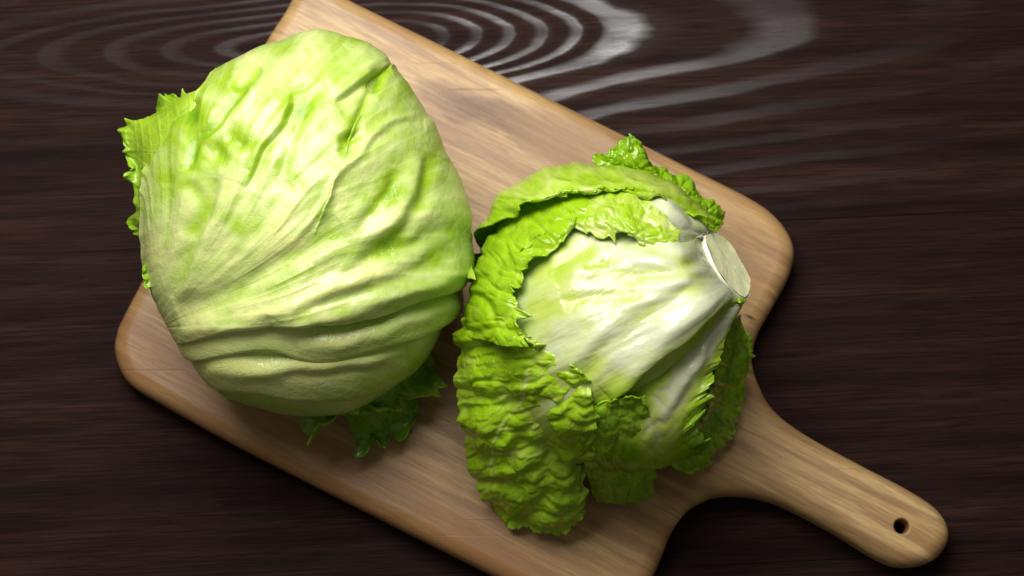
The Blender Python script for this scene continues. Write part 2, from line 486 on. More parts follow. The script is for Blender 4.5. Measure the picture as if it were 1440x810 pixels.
# ------------------------------------------------------------------ cutting board
BT = 0.021                            # board top
def make_board():
    pts = [(163, 470), (170, 450), (207, 380), (290, 222), (367, 70), (400, 17), (414, -8), (432, -22), (455, -21), (480, -8),
           (507, 7), (620, 62), (745, 124), (873, 187), (960, 230), (1055, 278), (1092, 305), (1113, 335), (1117, 362), (1107, 395),
           (1082, 440), (1066, 470), (1058, 505), (1067, 540), (1089, 577), (1133, 611), (1213, 655), (1280, 690), (1319, 717),
           (1335, 747), (1327, 775), (1303, 793), (1270, 797), (1237, 786), (1173, 747), (1110, 714), (1070, 700), (1037, 696), (1003, 699),
           (968, 718), (944, 750), (928, 790), (905, 835), (872, 868), (830, 876), (790, 862), (687, 807), (580, 753), (480, 702),
           (333, 627), (230, 570), (183, 541), (166, 515), (160, 490)]
    p = closed_curve(pts, 420)
    P = W(p[:, 0], p[:, 1], BT * 0.75)[:, :2]
    n = len(P)
    T = np.roll(P, -1, 0) - np.roll(P, 1, 0)
    T /= np.linalg.norm(T, axis=1)[:, None]
    area = 0.5 * np.sum(P[:, 0] * np.roll(P[:, 1], -1) - np.roll(P[:, 0], -1) * P[:, 1])
    if area < 0:
        P = P[::-1]; T = -T[::-1]; p = p[::-1]
    N = np.stack([T[:, 1], -T[:, 0]], 1)
    rt, rb = 0.0085, 0.0035
    prof = [(rt + 0.002, 0.0, (0, 1)), (rt, 0.0, (0, 1))]
    for a in np.linspace(10, 90, 9):
        a = R(a); prof.append((rt - rt * math.sin(a), rt - rt * math.cos(a), (math.sin(a), math.cos(a))))
    prof.append((0.0, BT - rb, (1, 0)))
    for a in np.linspace(15, 90, 6):
        a = R(a); prof.append((rb - rb * math.cos(a), BT - rb + rb * math.sin(a), (math.cos(a), -math.sin(a))))
    prof.append((rb + 0.002, BT - 0.0, (0, -1)))
    V, NN = [], []
    for ins, dep, (no, nu_) in prof:
        V.append(np.c_[P - N * ins, np.full(n, BT - dep)])
        NN.append(np.c_[N * no, np.full(n, nu_)])
    K = len(prof)
    V = np.concatenate(V); NN = np.concatenate(NN)
    # hanging hole
    hc = W(1268, 740, BT)[:2]
    m = 40; hr = 0.0036
    ang = np.linspace(0, 2 * math.pi, m, endpoint=False)
    ring = np.c_[np.cos(ang), np.sin(ang)]
    hp = [(hr + 0.0012, 0.0, (0, 1)), (hr + 0.0006, 0.0002, (-0.4, 0.9)), (hr, 0.0009, (-1, 0)), (hr, BT - 0.0009, (-1, 0)), (hr + 0.0009, BT, (0, -1))]
    HV = np.concatenate([np.c_[hc + ring * r_, np.full(m, BT - d_)] for r_, d_, _ in hp])
    HN = np.concatenate([np.c_[ring * a_, np.full(m, b_)] for _, _, (a_, b_) in hp])
    root = bpy.data.objects.new('cutting_board', None)
    COL.objects.link(root)
    c0 = W(640, 420, 0.0); root.location = (c0[0], c0[1], 0.0)
    root['label'] = 'pale worn wooden cutting board with rounded corners and a handle, under both lettuces'
    root['category'] = 'cutting board'
    # handle is the run of outline between the two neck points
    i0 = int(np.argmin(np.hypot(p[:, 0] - 1110, p[:, 1] - 593)))
    i1 = int(np.argmin(np.hypot(p[:, 0] - 1050, p[:, 1] - 697)))
    runA = [(i0 + k) % n for k in range((i1 - i0) % n + 1)]
    runB = [(i1 + k) % n for k in range((i0 - i1) % n + 1)]
    tip = int(np.argmin(np.hypot(p[:, 0] - 1335, p[:, 1] - 747)))
    for run, name in ((runA, None), (runB, None)):
        name = 'handle' if tip in run else 'board_panel'
        bm = bmesh.new()
        vm = {}
        def gv(arr, key, i):
            if (key, i) not in vm:
                vm[(key, i)] = bm.verts.new(arr[i])
            return vm[(key, i)]
        for k in range(K - 1):
            for a, c in zip(run[:-1], run[1:]):
                bm.faces.new([gv(V, 'v', k * n + a), gv(V, 'v', (k + 1) * n + a), gv(V, 'v', (k + 1) * n + c), gv(V, 'v', k * n + c)])
        if name == 'handle':
            for k in range(len(hp) - 1):
                for a in range(m):
                    c = (a + 1) % m
                    bm.faces.new([gv(HV, 'h', k * m + a), gv(HV, 'h', k * m + c), gv(HV, 'h', (k + 1) * m + c), gv(HV, 'h', (k + 1) * m + a)])
        for k, hk in ((0, 0), (K - 1, len(hp) - 1)):
            loop = [gv(V, 'v', k * n + a) for a in run]
            es = []
            for a, c in zip(loop, loop[1:] + loop[:1]):
                es.append(bm.edges.get((a, c)) or bm.edges.new((a, c)))
            if name == 'handle':
                hl = [gv(HV, 'h', hk * m + a) for a in range(m)]
                for a, c in zip(hl, hl[1:] + hl[:1]):
                    es.append(bm.edges.get((a, c)) or bm.edges.new((a, c)))
            bmesh.ops.triangle_fill(bm, use_beauty=True, use_dissolve=False, edges=es, normal=(0, 0, 1 if k == 0 else -1))
        bm.verts.index_update()
        nor = np.zeros((len(bm.verts), 3))
        for (key, i), v in vm.items():
            nor[v.index] = (NN if key == 'v' else HN)[i]
        bmesh.ops.recalc_face_normals(bm, faces=bm.faces[:])
        if sum(f.normal.z * f.calc_area() for f in bm.faces if f.calc_center_median().z > BT * 0.9) < 0:
            bmesh.ops.reverse_faces(bm, faces=bm.faces[:])
        me = bpy.data.meshes.new(name); bm.to_mesh(me); bm.free()
        me.polygons.foreach_set('use_smooth', np.full(len(me.polygons), True))
        me.normals_split_custom_set_from_vertices(nor.tolist())
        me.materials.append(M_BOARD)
        o = bpy.data.objects.new(name, me); COL.objects.link(o)
        o.parent = root
        o.matrix_parent_inverse = Matrix.Translation(-Vector(root.location))
make_board()

# ------------------------------------------------------------------ lettuce heads
class Head:
    """a round head: its outline seen from the camera side, a depth, and sheets of leaf laid around it"""
    def __init__(self, centre, zc, outline, h, label):
        self.C = W(centre[0], centre[1], zc)
        self.cpx = centre
        self.dep = (self.C - CAM_P) @ A_F
        self.sc = self.dep / FPX
        v = CAM_P - self.C; v /= np.linalg.norm(v)
        self.v = v
        self.r = np.cross(A_U, v); self.r /= np.linalg.norm(self.r)
        self.u = np.cross(v, self.r)
        self.h = h
        self.comp = False
        o = closed_curve(outline, 240)
        dx, dy = o[:, 0] - centre[0], -(o[:, 1] - centre[1])
        a = np.arctan2(dy, dx); k = np.argsort(a)
        a, rr = a[k], np.hypot(dx, dy)[k] * self.sc
        self.ta = np.r_[a - 2 * math.pi, a, a + 2 * math.pi]
        self.tr = np.r_[rr, rr, rr]
        self.root = bpy.data.objects.new('lettuce_head', None)
        COL.objects.link(self.root)
        self.root.location = (self.C[0], self.C[1], BT)
        self.root['label'] = label
        self.root['category'] = 'lettuce'
        self.root['group'] = 'lettuce heads on the cutting board'
    def rs(self, al):
        return np.interp(al, self.ta, self.tr)
    def flat(self, px, py):
        """photo pixel -> equidistant coordinates (angle from the near pole)"""
        dx, dy = (px - self.cpx[0]) * self.sc, -(py - self.cpx[1]) * self.sc
        al = np.arctan2(dy, dx); rho = np.hypot(dx, dy) / self.rs(al)
        be = np.where(rho <= 1, np.arcsin(np.clip(rho, 0, 1)), math.pi / 2 + (rho - 1) * 1.15)
        return be * np.cos(al), be * np.sin(al)
    def solid(self, ex, ey, off):
        al = np.arctan2(ey, ex); be = np.hypot(ex, ey)
        rs = self.rs(al)
        x, y, z = rs * np.sin(be) * np.cos(al), rs * np.sin(be) * np.sin(al), self.h * np.cos(be)
        n = np.stack([x / rs ** 2, y / rs ** 2, z / self.h ** 2], -1)
        n /= np.linalg.norm(n, axis=-1, keepdims=True) + 1e-12
        q = np.stack([x, y, z], -1) + n * np.asarray(off)[..., None]
        return self.C + q[..., :1] * self.r + q[..., 1:2] * self.u + q[..., 2:] * self.v

def surf_normals(P, toward=None):
    n = np.cross(np.gradient(P, axis=0), np.gradient(P, axis=1))
    n /= np.linalg.norm(n, axis=-1, keepdims=True) + 1e-12
    return n

def leaf(head, net, ns=180, nt=180, absz=False, off=0.0, strokes=(), bub=(), noise=(), edges=None, green=None, vein=0.6,
         mat=None, thick=0.0007, seed=0, flip=False, name='leaf', extra=None, label=None, smooth_n=0, lift=2.5, fold=1.0, attach=None, comp=None):
    """net: rows along the leaf, columns across; each point (photo x, photo y, height-in-mm over the head, or z in mm when absz)"""
    net = np.asarray(net, float)
    comp = head.comp if comp is None else comp
    if absz:
        q = net_eval(net, ns, nt)
        fx, fy = head.flat(q[..., 0], q[..., 1])
        lim = math.pi / 2
        be = np.hypot(fx, fy); kk = np.minimum(1, lim / np.maximum(be, 1e-6))
        hz = head.solid(fx * kk, fy * kk, np.full(fx.shape, lift * 0.001))[..., 2] * 1000
        hz = np.where(be > lim, -50.0, hz)
        dz = hz - q[..., 2]
        z = q[..., 2] + 0.5 * (dz + np.sqrt(dz ** 2 + 30.0)) * sstep(-30, 0, dz)
        P = W(q[..., 0], q[..., 1], z * 0.001)
    else:
        tx, ty = net[..., 0].copy(), net[..., 1].copy()
        ax_, ay_ = tx.copy(), ty.copy()
        if comp:
            for _ in range(5):                       # so that the raised sheet, not the head below it, passes these points
                fx, fy = head.flat(ax_, ay_)
                qx, qy = PIX(head.solid(fx, fy, (net[..., 2] + off) * 0.001))
                ax_ += np.clip(tx - qx, -12, 12) * 0.8; ay_ += np.clip(ty - qy, -12, 12) * 0.8
        ex, ey = head.flat(ax_, ay_)
        q = net_eval(np.stack([ex, ey, net[..., 2]], -1), ns, nt)
        P = head.solid(q[..., 0], q[..., 1], q[..., 2] * 0.001 + off * 0.001)
    s, t = np.meshgrid(np.linspace(0, 1, ns), np.linspace(0, 1, nt), indexing='ij')
    if attach is not None:
        th0, th1, reach = attach
        rim = stem_rim(head, R(th0) + (R(th1) - R(th0)) * t, 1.05, -0.0014)
        w = (1 - sstep(0, reach, s))[..., None]
        P = P * (1 - w) + rim * w
    N = surf_normals(P)
    mid = N[ns // 2, nt // 2] @ (CAM_P - P[ns // 2, nt // 2])
    sgn = -1.0 if (mid < 0) != flip else 1.0
    N = N * sgn
    X, Y = PIX(P)
    D, G = strokes_field(X + 5 * perlin(X / 50, Y / 50, seed + 77), Y + 5 * perlin(X / 50 + 9, Y / 50, seed + 78), strokes)
    D = D * fold
    vn = np.zeros(X.shape)
    for (amp, size, asp, ang) in bub:
        c, sn = math.cos(R(ang)), math.sin(R(ang))
        wx = X + 0.5 * size * perlin(X / size / 1.3, Y / size / 1.3, seed + 5)
        wy = Y + 0.5 * size * perlin(X / size / 1.3 + 7, Y / size / 1.3, seed + 6)
        a, b_ = (wx * c + wy * sn) / (size * asp), (-wx * sn + wy * c) / size
        f1, f2 = worley(a, b_, seed + int(size))
        dome = np.clip(f2 - f1, 0, 1)
        dome = 1 - (1 - sstep(0, 0.75, dome)) ** 2
        D += amp * (dome - 0.6)
        vn = np.maximum(vn, (1 - sstep(0, 0.14, f2 - f1)) * 0.7)
        G += 0.10 * (dome - 0.5)
    for (amp, size, asp, ang) in noise:
        c, sn = math.cos(R(ang)), math.sin(R(ang))
        a, b_ = (X * c + Y * sn) / (size * asp), (-X * sn + Y * c) / size
        D += amp * fbm(a, b_, seed + 31, 3)
    if extra is not None:
        d2, g2 = extra(s, t, X, Y)
        D += d2; G += g2
    # margins
    Ts = np.gradient(P, axis=0); Ts /= np.linalg.norm(Ts, axis=-1, keepdims=True) + 1e-12
    Tt = np.gradient(P, axis=1); Tt /= np.linalg.norm(Tt, axis=-1, keepdims=True) + 1e-12
    shift = np.zeros(P.shape)
    Ls = np.linalg.norm(np.diff(P, axis=0), axis=-1).sum(0).mean()
    Lt = np.linalg.norm(np.diff(P, axis=1), axis=-1).sum(1).mean()
    mg = np.zeros(X.shape)
    for side, e in (edges or {}).items():
        if side[0] == 's':
            d = (s if side[1] == '0' else 1 - s) * Ls * 1000; al = t * Lt * 1000; out = Ts * (-1 if side[1] == '0' else 1)
        else:
            d = (t if side[1] == '0' else 1 - t) * Lt * 1000; al = s * Ls * 1000; out = Tt * (-1 if side[1] == '0' else 1)
        wd = e.get('w', 12.0)
        k = np.clip(1 - d / wd, 0, 1)
        if attach is not None:
            k = k * sstep(0.05, 0.40, s)
        sd = seed + ord(side[0]) + ord(side[1]) * 3
        lam = e.get('l', 14.0)                     # ruffle wavelength mm
        alw = al + 4 * perlin(al / 25, al * 0 + 3.3, sd + 8)
        r1 = perlin(alw / lam, d / 30 + 1.7, sd) + 0.5 * perlin(alw / lam * 2.3, d / 14, sd + 1) + 0.25 * perlin(alw / lam * 5, d / 7, sd + 2)
        r2 = perlin(alw / lam + 9.4, d / 30 + 4.7, sd + 3) + 0.5 * perlin(alw / lam * 2.1, d / 14 + 5, sd + 4)
        amp = e.get('r', 0.0)
        D += amp * r1 * k ** 1.5
        shift += out * (0.0007 * amp * r2 * k ** 1.5)[..., None]
        D += e.get('c', 0.0) * k ** 2                # curl up (+) or down (-)
        shift -= out * (0.001 * abs(e.get('c', 0.0)) * 0.35 * k ** 3)[..., None]
        j = e.get('j', 0.0)
        if j:
            tl = e.get('tooth', 6.0)
            ph = alw / tl + 0.7 * perlin(al / 9, al * 0 + 8, sd + 5)
            tooth = (1 - np.abs(2 * (ph - np.floor(ph)) - 1)) ** 1.6
            sz = 0.35 + 0.9 * np.abs(perlin(np.floor(ph) * 0.77 + 0.3, np.floor(ph) * 0.31, sd + 6)) * 1.6
            shift += out * (0.001 * j * (tooth * sz - 0.3 + 0.9 * perlin(al / 20, al * 0 + 1, sd + 7)) * k ** 2.2)[..., None]
        G += e.get('g', 0.0) * k
        mg = np.maximum(mg, k)
    if smooth_n:
        for _ in range(smooth_n):
            D[1:-1, 1:-1] = 0.5 * D[1:-1, 1:-1] + 0.125 * (D[2:, 1:-1] + D[:-2, 1:-1] + D[1:-1, 2:] + D[1:-1, :-2])
    P = P + N * (D * 0.001)[..., None] + shift
    P[..., 2] = np.maximum(P[..., 2], BT + 0.0008 + 0.0006 * (perlin(X / 9, Y / 9, 3) + 1))
    g = (green(s, t, X, Y) if callable(green) else np.full(X.shape, 0.5 if green is None else green)) + G
    N2 = surf_normals(P) * sgn
    B = P - N2 * thick
    V = np.concatenate([P.reshape(-1, 3), B.reshape(-1, 3)])
    m = ns * nt
    f1 = grid_faces(ns, nt, 0, flip=sgn < 0)
    f2 = grid_faces(ns, nt, m, flip=sgn > 0)
    rim = np.concatenate([np.arange(nt), np.arange(1, ns) * nt + nt - 1, (ns - 1) * nt + np.arange(nt - 2, -1, -1), np.arange(ns - 2, 0, -1) * nt])
    rn = np.roll(rim, -1)
    fr = np.stack([rim, rn, rn + m, rim + m], -1)
    if sgn < 0: fr = fr[:, ::-1]
    F = np.concatenate([f1, f2, fr])
    flat = np.stack([X, Y, np.zeros_like(X)], -1).reshape(-1, 3)
    at = {'green': np.r_[g.ravel(), g.ravel()], 'vein': np.full(2 * m, vein), 'flat': np.r_[flat, flat]}
    o = mesh_object(name, V, F, mat or M_GREEN, head.root, at)
    if label: o['label'] = label
    return o

def heart(head, scale_off, mat, seed, amp=2.0, green=0.5, strokes=()):
    """the closed, tightly wrapped inside of the head"""
    nb, na = 150, 300
    be = np.linspace(0.0, math.pi, nb)[:, None]
    al = np.linspace(-math.pi, math.pi, na, endpoint=False)[None, :]
    ex, ey = be * np.cos(al), be * np.sin(al)
    d = amp * fbm(ex * 2.2 + 5, ey * 2.2, seed, 4)
    P = head.solid(ex, ey, (scale_off + d) * 0.001)
    P[..., 2] = np.maximum(P[..., 2], BT + 0.0005)
    X, Y = PIX(P)
    i, j = np.meshgrid(np.arange(nb - 1), np.arange(na), indexing='ij')
    F = np.stack([i * na + j, (i + 1) * na + j, (i + 1) * na + (j + 1) % na, i * na + (j + 1) % na], -1).reshape(-1, 4)
    g = np.clip(green + 0.35 * fbm(ex * 4, ey * 4, seed + 3, 3), 0, 1).ravel()
    flat = np.stack([X, Y, X * 0], -1).reshape(-1, 3)
    return mesh_object('heart', P.reshape(-1, 3), F, mat, head.root, {'green': g, 'vein': np.full(g.size, 0.4), 'flat': flat})

def stem_frame(head):
    n = (0.84 * head.r + 0.50 * head.u) * 0.90 + 0.43 * head.v
    n /= np.linalg.norm(n)
    a = np.cross(n, head.v); a /= np.linalg.norm(a)
    return W(1025, 371, 0.100), n, a, np.cross(n, a)

def stem_rim(head, th, k, dist):
    c, n, a, b_ = stem_frame(head)
    th = np.asarray(th)
    rad = 1.0 + 0.10 * perlin(np.cos(th) * 1.6 + 3, np.sin(th) * 1.6, 5)
    ca, sa = np.cos(th), np.sin(th)
    ca = np.sign(ca) * np.abs(ca) ** 0.8; sa = np.sign(sa) * np.abs(sa) ** 0.8
    return c + n * dist + (ca * rad * k * 0.0168)[..., None] * a + (sa * rad * k * 0.0150)[..., None] * b_

# ---- left head: pale, tightly wrapped, lying with its base to the lower left
HL = Head((432, 318), BT + 0.062,
          [(450, 56), (530, 80), (570, 140), (604, 200), (632, 260), (641, 330), (640, 390), (625, 440), (600, 490), (560, 535),
           (500, 570), (430, 580), (370, 572), (312, 550), (268, 498), (240, 450), (219, 398), (214, 330), (218, 260), (238, 190), (275, 135), (330, 97), (395, 68)],
          0.064, 'pale, tightly wrapped lettuce head lying on the left half of the board')
heart(HL, -1.0, M_PALE, 3, 1.5, 0.45)

BASE = (218, 462)
def vein_fold(amp, seed, n=9.0, base=BASE, veins=1.0):
    """soft ridges that fan out from the base of the head"""
    def f(s, t, X, Y):
        dx, dy = X - base[0], base[1] - Y
        phi = np.arctan2(dy, dx); r = np.hypot(dx, dy)
        w = 0.10 * perlin(r / 200, phi * 0.8, seed + 2)
        a = fbm((phi + w) * n * 0.8, r / 420, seed, 2, 0.4)
        k = sstep(50, 260, r)
        d = amp * a * (0.10 + 0.90 * k)
        # thin raised veins along the fan
        v = np.abs(perlin((phi + 0.6 * w) * n * 2.4, r / 400, seed + 9))
        d = d + veins * 0.24 * np.exp(-(v / 0.08) ** 2) * sstep(430, 200, r) * sstep(70, 200, r)
        rd = (1 - np.abs(perlin((phi + w) * n * 1.5 + 3, r / 350, seed + 21))) ** 6
        d = d + veins * 0.45 * amp * rd * sstep(90, 240, r) * (0.4 + 0.6 * (perlin(phi * 3, r / 120, seed + 22) > 0.0))
        g = -0.22 * a - 0.12 * np.exp(-(v / 0.09) ** 2)
        return d, g
    return f

def green_left(s, t, X, Y):
    r = np.hypot(X - BASE[0], Y - BASE[1])
    g = 0.19 + 0.20 * sstep(120, 420, r)
    g = g + 0.38 * fbm(X / 60, Y / 60, 12, 3) + 0.18 * fbm(X / 22, Y / 22, 14, 2)
    g = g + 0.28 * sstep(330, 230, X) * sstep(380, 200, Y)
    g = g * (0.55 + 0.45 * sstep(10, 190, r)) + 0.08 * sstep(190, 40, r)
    return g

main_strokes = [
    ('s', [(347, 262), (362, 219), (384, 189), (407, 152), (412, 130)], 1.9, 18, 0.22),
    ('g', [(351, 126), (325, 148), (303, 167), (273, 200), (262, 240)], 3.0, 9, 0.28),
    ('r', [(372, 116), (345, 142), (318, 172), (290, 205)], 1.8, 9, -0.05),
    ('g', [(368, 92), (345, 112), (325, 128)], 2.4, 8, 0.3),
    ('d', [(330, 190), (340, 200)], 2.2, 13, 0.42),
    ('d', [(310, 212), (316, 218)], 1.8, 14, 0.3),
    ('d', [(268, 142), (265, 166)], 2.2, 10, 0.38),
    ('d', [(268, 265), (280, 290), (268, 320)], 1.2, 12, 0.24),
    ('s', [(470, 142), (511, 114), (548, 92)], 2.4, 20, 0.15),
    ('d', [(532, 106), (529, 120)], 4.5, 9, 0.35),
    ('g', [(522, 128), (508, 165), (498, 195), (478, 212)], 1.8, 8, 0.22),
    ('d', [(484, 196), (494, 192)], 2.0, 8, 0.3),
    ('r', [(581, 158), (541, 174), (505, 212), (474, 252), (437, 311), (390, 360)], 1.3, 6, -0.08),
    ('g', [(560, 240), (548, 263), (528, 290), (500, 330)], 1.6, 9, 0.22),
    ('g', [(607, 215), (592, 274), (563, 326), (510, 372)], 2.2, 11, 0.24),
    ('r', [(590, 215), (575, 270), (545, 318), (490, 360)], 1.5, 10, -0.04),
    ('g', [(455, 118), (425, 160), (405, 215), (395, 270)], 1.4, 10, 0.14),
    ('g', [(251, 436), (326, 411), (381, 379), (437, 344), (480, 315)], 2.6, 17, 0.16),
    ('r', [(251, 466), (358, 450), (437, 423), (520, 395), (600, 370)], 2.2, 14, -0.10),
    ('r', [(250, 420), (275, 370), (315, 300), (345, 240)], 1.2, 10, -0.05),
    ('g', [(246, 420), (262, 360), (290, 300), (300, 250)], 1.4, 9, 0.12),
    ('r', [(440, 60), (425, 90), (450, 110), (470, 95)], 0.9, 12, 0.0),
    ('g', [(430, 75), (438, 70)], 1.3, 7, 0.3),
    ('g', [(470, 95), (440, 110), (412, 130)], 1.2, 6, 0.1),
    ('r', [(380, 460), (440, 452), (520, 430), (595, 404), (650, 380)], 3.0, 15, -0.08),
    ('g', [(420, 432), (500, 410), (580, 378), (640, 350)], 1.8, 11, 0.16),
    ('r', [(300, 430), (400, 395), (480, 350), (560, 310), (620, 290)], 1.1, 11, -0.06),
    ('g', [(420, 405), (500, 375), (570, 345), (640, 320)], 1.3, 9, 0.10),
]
# lower wrapping leaves first, each with its own free lip
S3 = [[(258, 498, 0), (264, 508, 0.3), (272, 520, 0.6), (282, 532, 0.8), (294, 548, 0.8)],
      [(330, 470, 0), (332, 492, 0.3), (335, 512, 1.4), (338, 530, 1.8), (345, 546, 1.5)],
      [(420, 470, 0), (422, 495, 0.3), (425, 517, 2.0), (428, 540, 2.2), (430, 556, 2.4)],
      [(500, 460, 0), (510, 480, 0.3), (518, 504, 1.8), (522, 528, 2.4), (524, 546, 2.6)],
      [(560, 440, 0), (575, 455, 0.3), (588, 474, 1.2), (592, 494, 2.0), (594, 508, 2.2)],
      [(610, 420, 0), (630, 428, 0), (645, 440, 0.4), (652, 455, 0.8), (652, 470, 1)]]
S4 = [[(270, 480, 0), (276, 500, 0), (290, 525, 0), (306, 540, 0)],
      [(340, 510, 0), (345, 540, 0.5), (350, 565, 0.5), (360, 590, 0)],
      [(430, 520, 0), (436, 555, 1), (440, 582, 1), (445, 610, 0)],
      [(520, 510, 0), (530, 545, 1), (545, 570, 1), (560, 590, 0)],
      [(590, 480, 0), (605, 505, 0.5), (620, 520, 0.5), (630, 540, 0)]]
def green_low(s, t, X, Y):
    return (0.34 + 0.28 * fbm(X / 70, Y / 40, 22, 3) + 0.2 * sstep(380, 600, X) - 0.2 * np.exp(-((t - 0.45) / 0.2) ** 2)) * sstep(240, 400, X)
leaf(HL, S4, 120, 160, off=0.2, mat=M_PALE, seed=40, green=lambda s, t, X, Y: 0.5 + 0.2 * fbm(X / 50, Y / 50, 5, 3),
     extra=vein_fold(1.6, 41, 5, veins=0.0), edges={'t1': dict(r=1.0, l=30, w=8)})
leaf(HL, S3, 200, 140, off=1.0, mat=M_PALE, seed=50, green=green_low, extra=vein_fold(1.4, 51, 5, veins=0.15),
     strokes=[('r', [(290, 520), (381, 518), (440, 514), (520, 502), (575, 486)], 2.8, 13, -0.15),
              ('g', [(300, 500), (381, 499), (440, 497), (500, 486)], 1.2, 6, 0.15),
              ('g', [(400, 530), (480, 526), (540, 508)], 1.0, 6, 0.12)],
     edges={'t1': dict(r=1.0, l=40, w=8, c=-2.5)})
S2 = [[(240, 474, 0), (246, 484, 0.5), (254, 496, 1.0), (262, 508, 1.0)],
      [(340, 440, 0), (342, 458, 0.5), (346, 474, 1.8), (350, 486, 1.8)],
      [(430, 430, 0), (436, 452, 0.6), (440, 478, 2.4), (446, 500, 3.2)],
      [(510, 415, 0), (516, 440, 0.6), (522, 462, 3.0), (526, 482, 4.0)],
      [(575, 395, 0), (585, 415, 0.8), (596, 436, 4.6), (602, 455, 5.4)],
      [(620, 375, 0), (634, 395, 1.5), (644, 414, 5.6), (648, 434, 6.0)],
      [(640, 360, -2), (656, 372, 0), (670, 392, 1.5), (676, 405, 1)]]
leaf(HL, S2, 220, 130, off=1.6, mat=M_PALE, seed=60, green=lambda s, t, X, Y: green_low(s, t, X, Y) + 0.02, extra=vein_fold(1.3, 61, 5, veins=0.15),
     strokes=[('g', [(440, 455), (500, 445), (550, 430)], 2.0, 10, 0.18),
              ('r', [(420, 488), (470, 482), (525, 468), (585, 446), (645, 424)], 3.0, 13, -0.10)],
     edges={'t1': dict(r=1.0, l=40, w=7, c=-3.0)})
# main covering leaf
L1 = [[(204, 425), (206, 433), (210, 441), (214, 449), (219, 457), (225, 465), (233, 474), (244, 484)],
      [(217, 388), (234, 376), (264, 368), (294, 376), (312, 395), (322, 413), (328, 432), (332, 456)],
      [(217, 315), (248, 295), (305, 290), (352, 305), (392, 330), (412, 358), (424, 392), (428, 444)],
      [(224, 250), (262, 228), (335, 210), (412, 222), (470, 255), (500, 305), (512, 360), (522, 432)],
      [(252, 192), (288, 166), (370, 135), (465, 142), (530, 182), (570, 248), (586, 325), (598, 408)],
      [(283, 150), (315, 120), (400, 82), (505, 92), (568, 140), (612, 212), (632, 300), (646, 386)],
      [(310, 110), (345, 78), (425, 45), (530, 66), (592, 112), (650, 190), (668, 290), (672, 372)]]
LO = [2, 2, 2, 2, 2, 2.5, 5.0, 7.5]
L1 = [[(x, y, LO[j] * min(1, i / 2.0)) for j, (x, y) in enumerate(row)] for i, row in enumerate(L1)]
leaf(HL, L1, 380, 360, off=1.5, mat=M_PALE, seed=70, strokes=main_strokes, green=green_left, extra=vein_fold(2.6, 71, 7.0, veins=0.55),
     fold=1.1, smooth_n=2, vein=0.25,
     noise=((1.0, 60, 2.0, -50), (0.35, 22, 1.8, -50), (0.12, 10, 1.8, -50)),
     edges={'t1': dict(r=0.9, l=45, w=8, c=-3.0), 't0': dict(r=0.9, l=30, w=6, c=0.8)}, thick=0.0009)
# second covering leaf lapped over the upper right, thin free edge towards the middle
L5 = [[(522, 124, 2.6), (552, 108, 3.2), (590, 112, 2.5), (622, 128, 0)],
      [(505, 166, 3.4), (548, 152, 4.0), (598, 166, 3.5), (640, 180, 1)],
      [(482, 214, 3.6), (536, 206, 4.2), (602, 220, 3.6), (660, 232, 1)],
      [(464, 262, 3.4), (528, 264, 3.6), (604, 280, 3.2), (672, 290, 1)],
      [(446, 312, 2.2), (520, 322, 2.0), (600, 338, 1.6), (676, 340, 0)],
      [(424, 352, -0.5), (505, 372, -1.0), (590, 388, -1.0), (676, 380, -2)]]
leaf(HL, L5, 220, 200, off=1.5, mat=M_PALE, seed=70, strokes=main_strokes, fold=1.1, smooth_n=2, vein=0.25,
     green=lambda s, t, X, Y: green_left(s, t, X, Y) + 0.05 - 0.12 * np.exp(-(t / 0.05) ** 2), extra=vein_fold(2.6, 71, 7.0, veins=0.55),
     noise=((1.0, 60, 2.0, -50), (0.35, 22, 1.8, -50), (0.12, 10, 1.8, -50)),
     edges={'t0': dict(r=1.6, l=22, w=7, j=0.8, tooth=14, c=0.6), 's0': dict(r=1.2, l=20, w=6)}, thick=0.0008)
# frilled leaf behind, at the left
LF = [[(250, 430, -1), (236, 412, 0.5), (228, 402, 1.5), (222, 395, 2)],
      [(240, 370, -1), (226, 362, 2), (220, 355, 2.5), (216, 350, 4)],
      [(238, 310, -1), (224, 305, 3), (218, 305, 4.5), (214, 306, 7)],
      [(242, 255, -1), (228, 252, 4), (220, 250, 7), (216, 250, 10)],
      [(258, 210, -1), (242, 208, 5), (232, 206, 13), (224, 206, 24)],
      [(282, 165, -1), (264, 168, 4), (250, 170, 7), (240, 172, 10)],
      [(312, 128, -1), (294, 134, 1), (280, 140, 2.5), (268, 146, 3)]]
leaf(HL, LF, 200, 120, off=0, mat=M_PALE, seed=80, green=lambda s, t, X, Y: 0.50 + 0.22 * t + 0.2 * fbm(X / 30, Y / 30, 6, 3),
     extra=vein_fold(1.0, 81, 8), edges={'t1': dict(r=7.5, l=11, w=13, j=5.5, tooth=8, g=0.15)})
# drooping dark leaf at the bottom with curled lips
LD = [[(420, 528, 70), (470, 523, 76), (530, 508, 76), (590, 468, 70)],
      [(415, 558, 55), (470, 556, 66), (535, 540, 68), (605, 493, 60)],
      [(420, 580, 44), (475, 576, 60), (540, 563, 62), (612, 513, 46)],
      [(432, 600, 36), (482, 586, 58), (545, 576, 57), (610, 533, 34)]]
leaf(HL, LD, 110, 190, absz=True, mat=M_GREEN, seed=90, green=lambda s, t, X, Y: 0.82 + 0.12 * s,
     noise=((1.8, 30, 1.5, 60),), edges={'s1': dict(r=14.0, l=17, w=16, j=2.0, tooth=10, g=-0.2, c=5.0)})
LD2 = [[(480, 548, 60), (515, 548, 62), (555, 533, 60), (595, 508, 54)],
       [(484, 578, 48), (515, 578, 50), (555, 563, 48), (592, 538, 42)],
       [(492, 600, 38), (518, 602, 40), (552, 588, 38), (588, 568, 34)],
       [(500, 614, 30), (520, 622, 31), (548, 610, 30), (586, 596, 30)]]
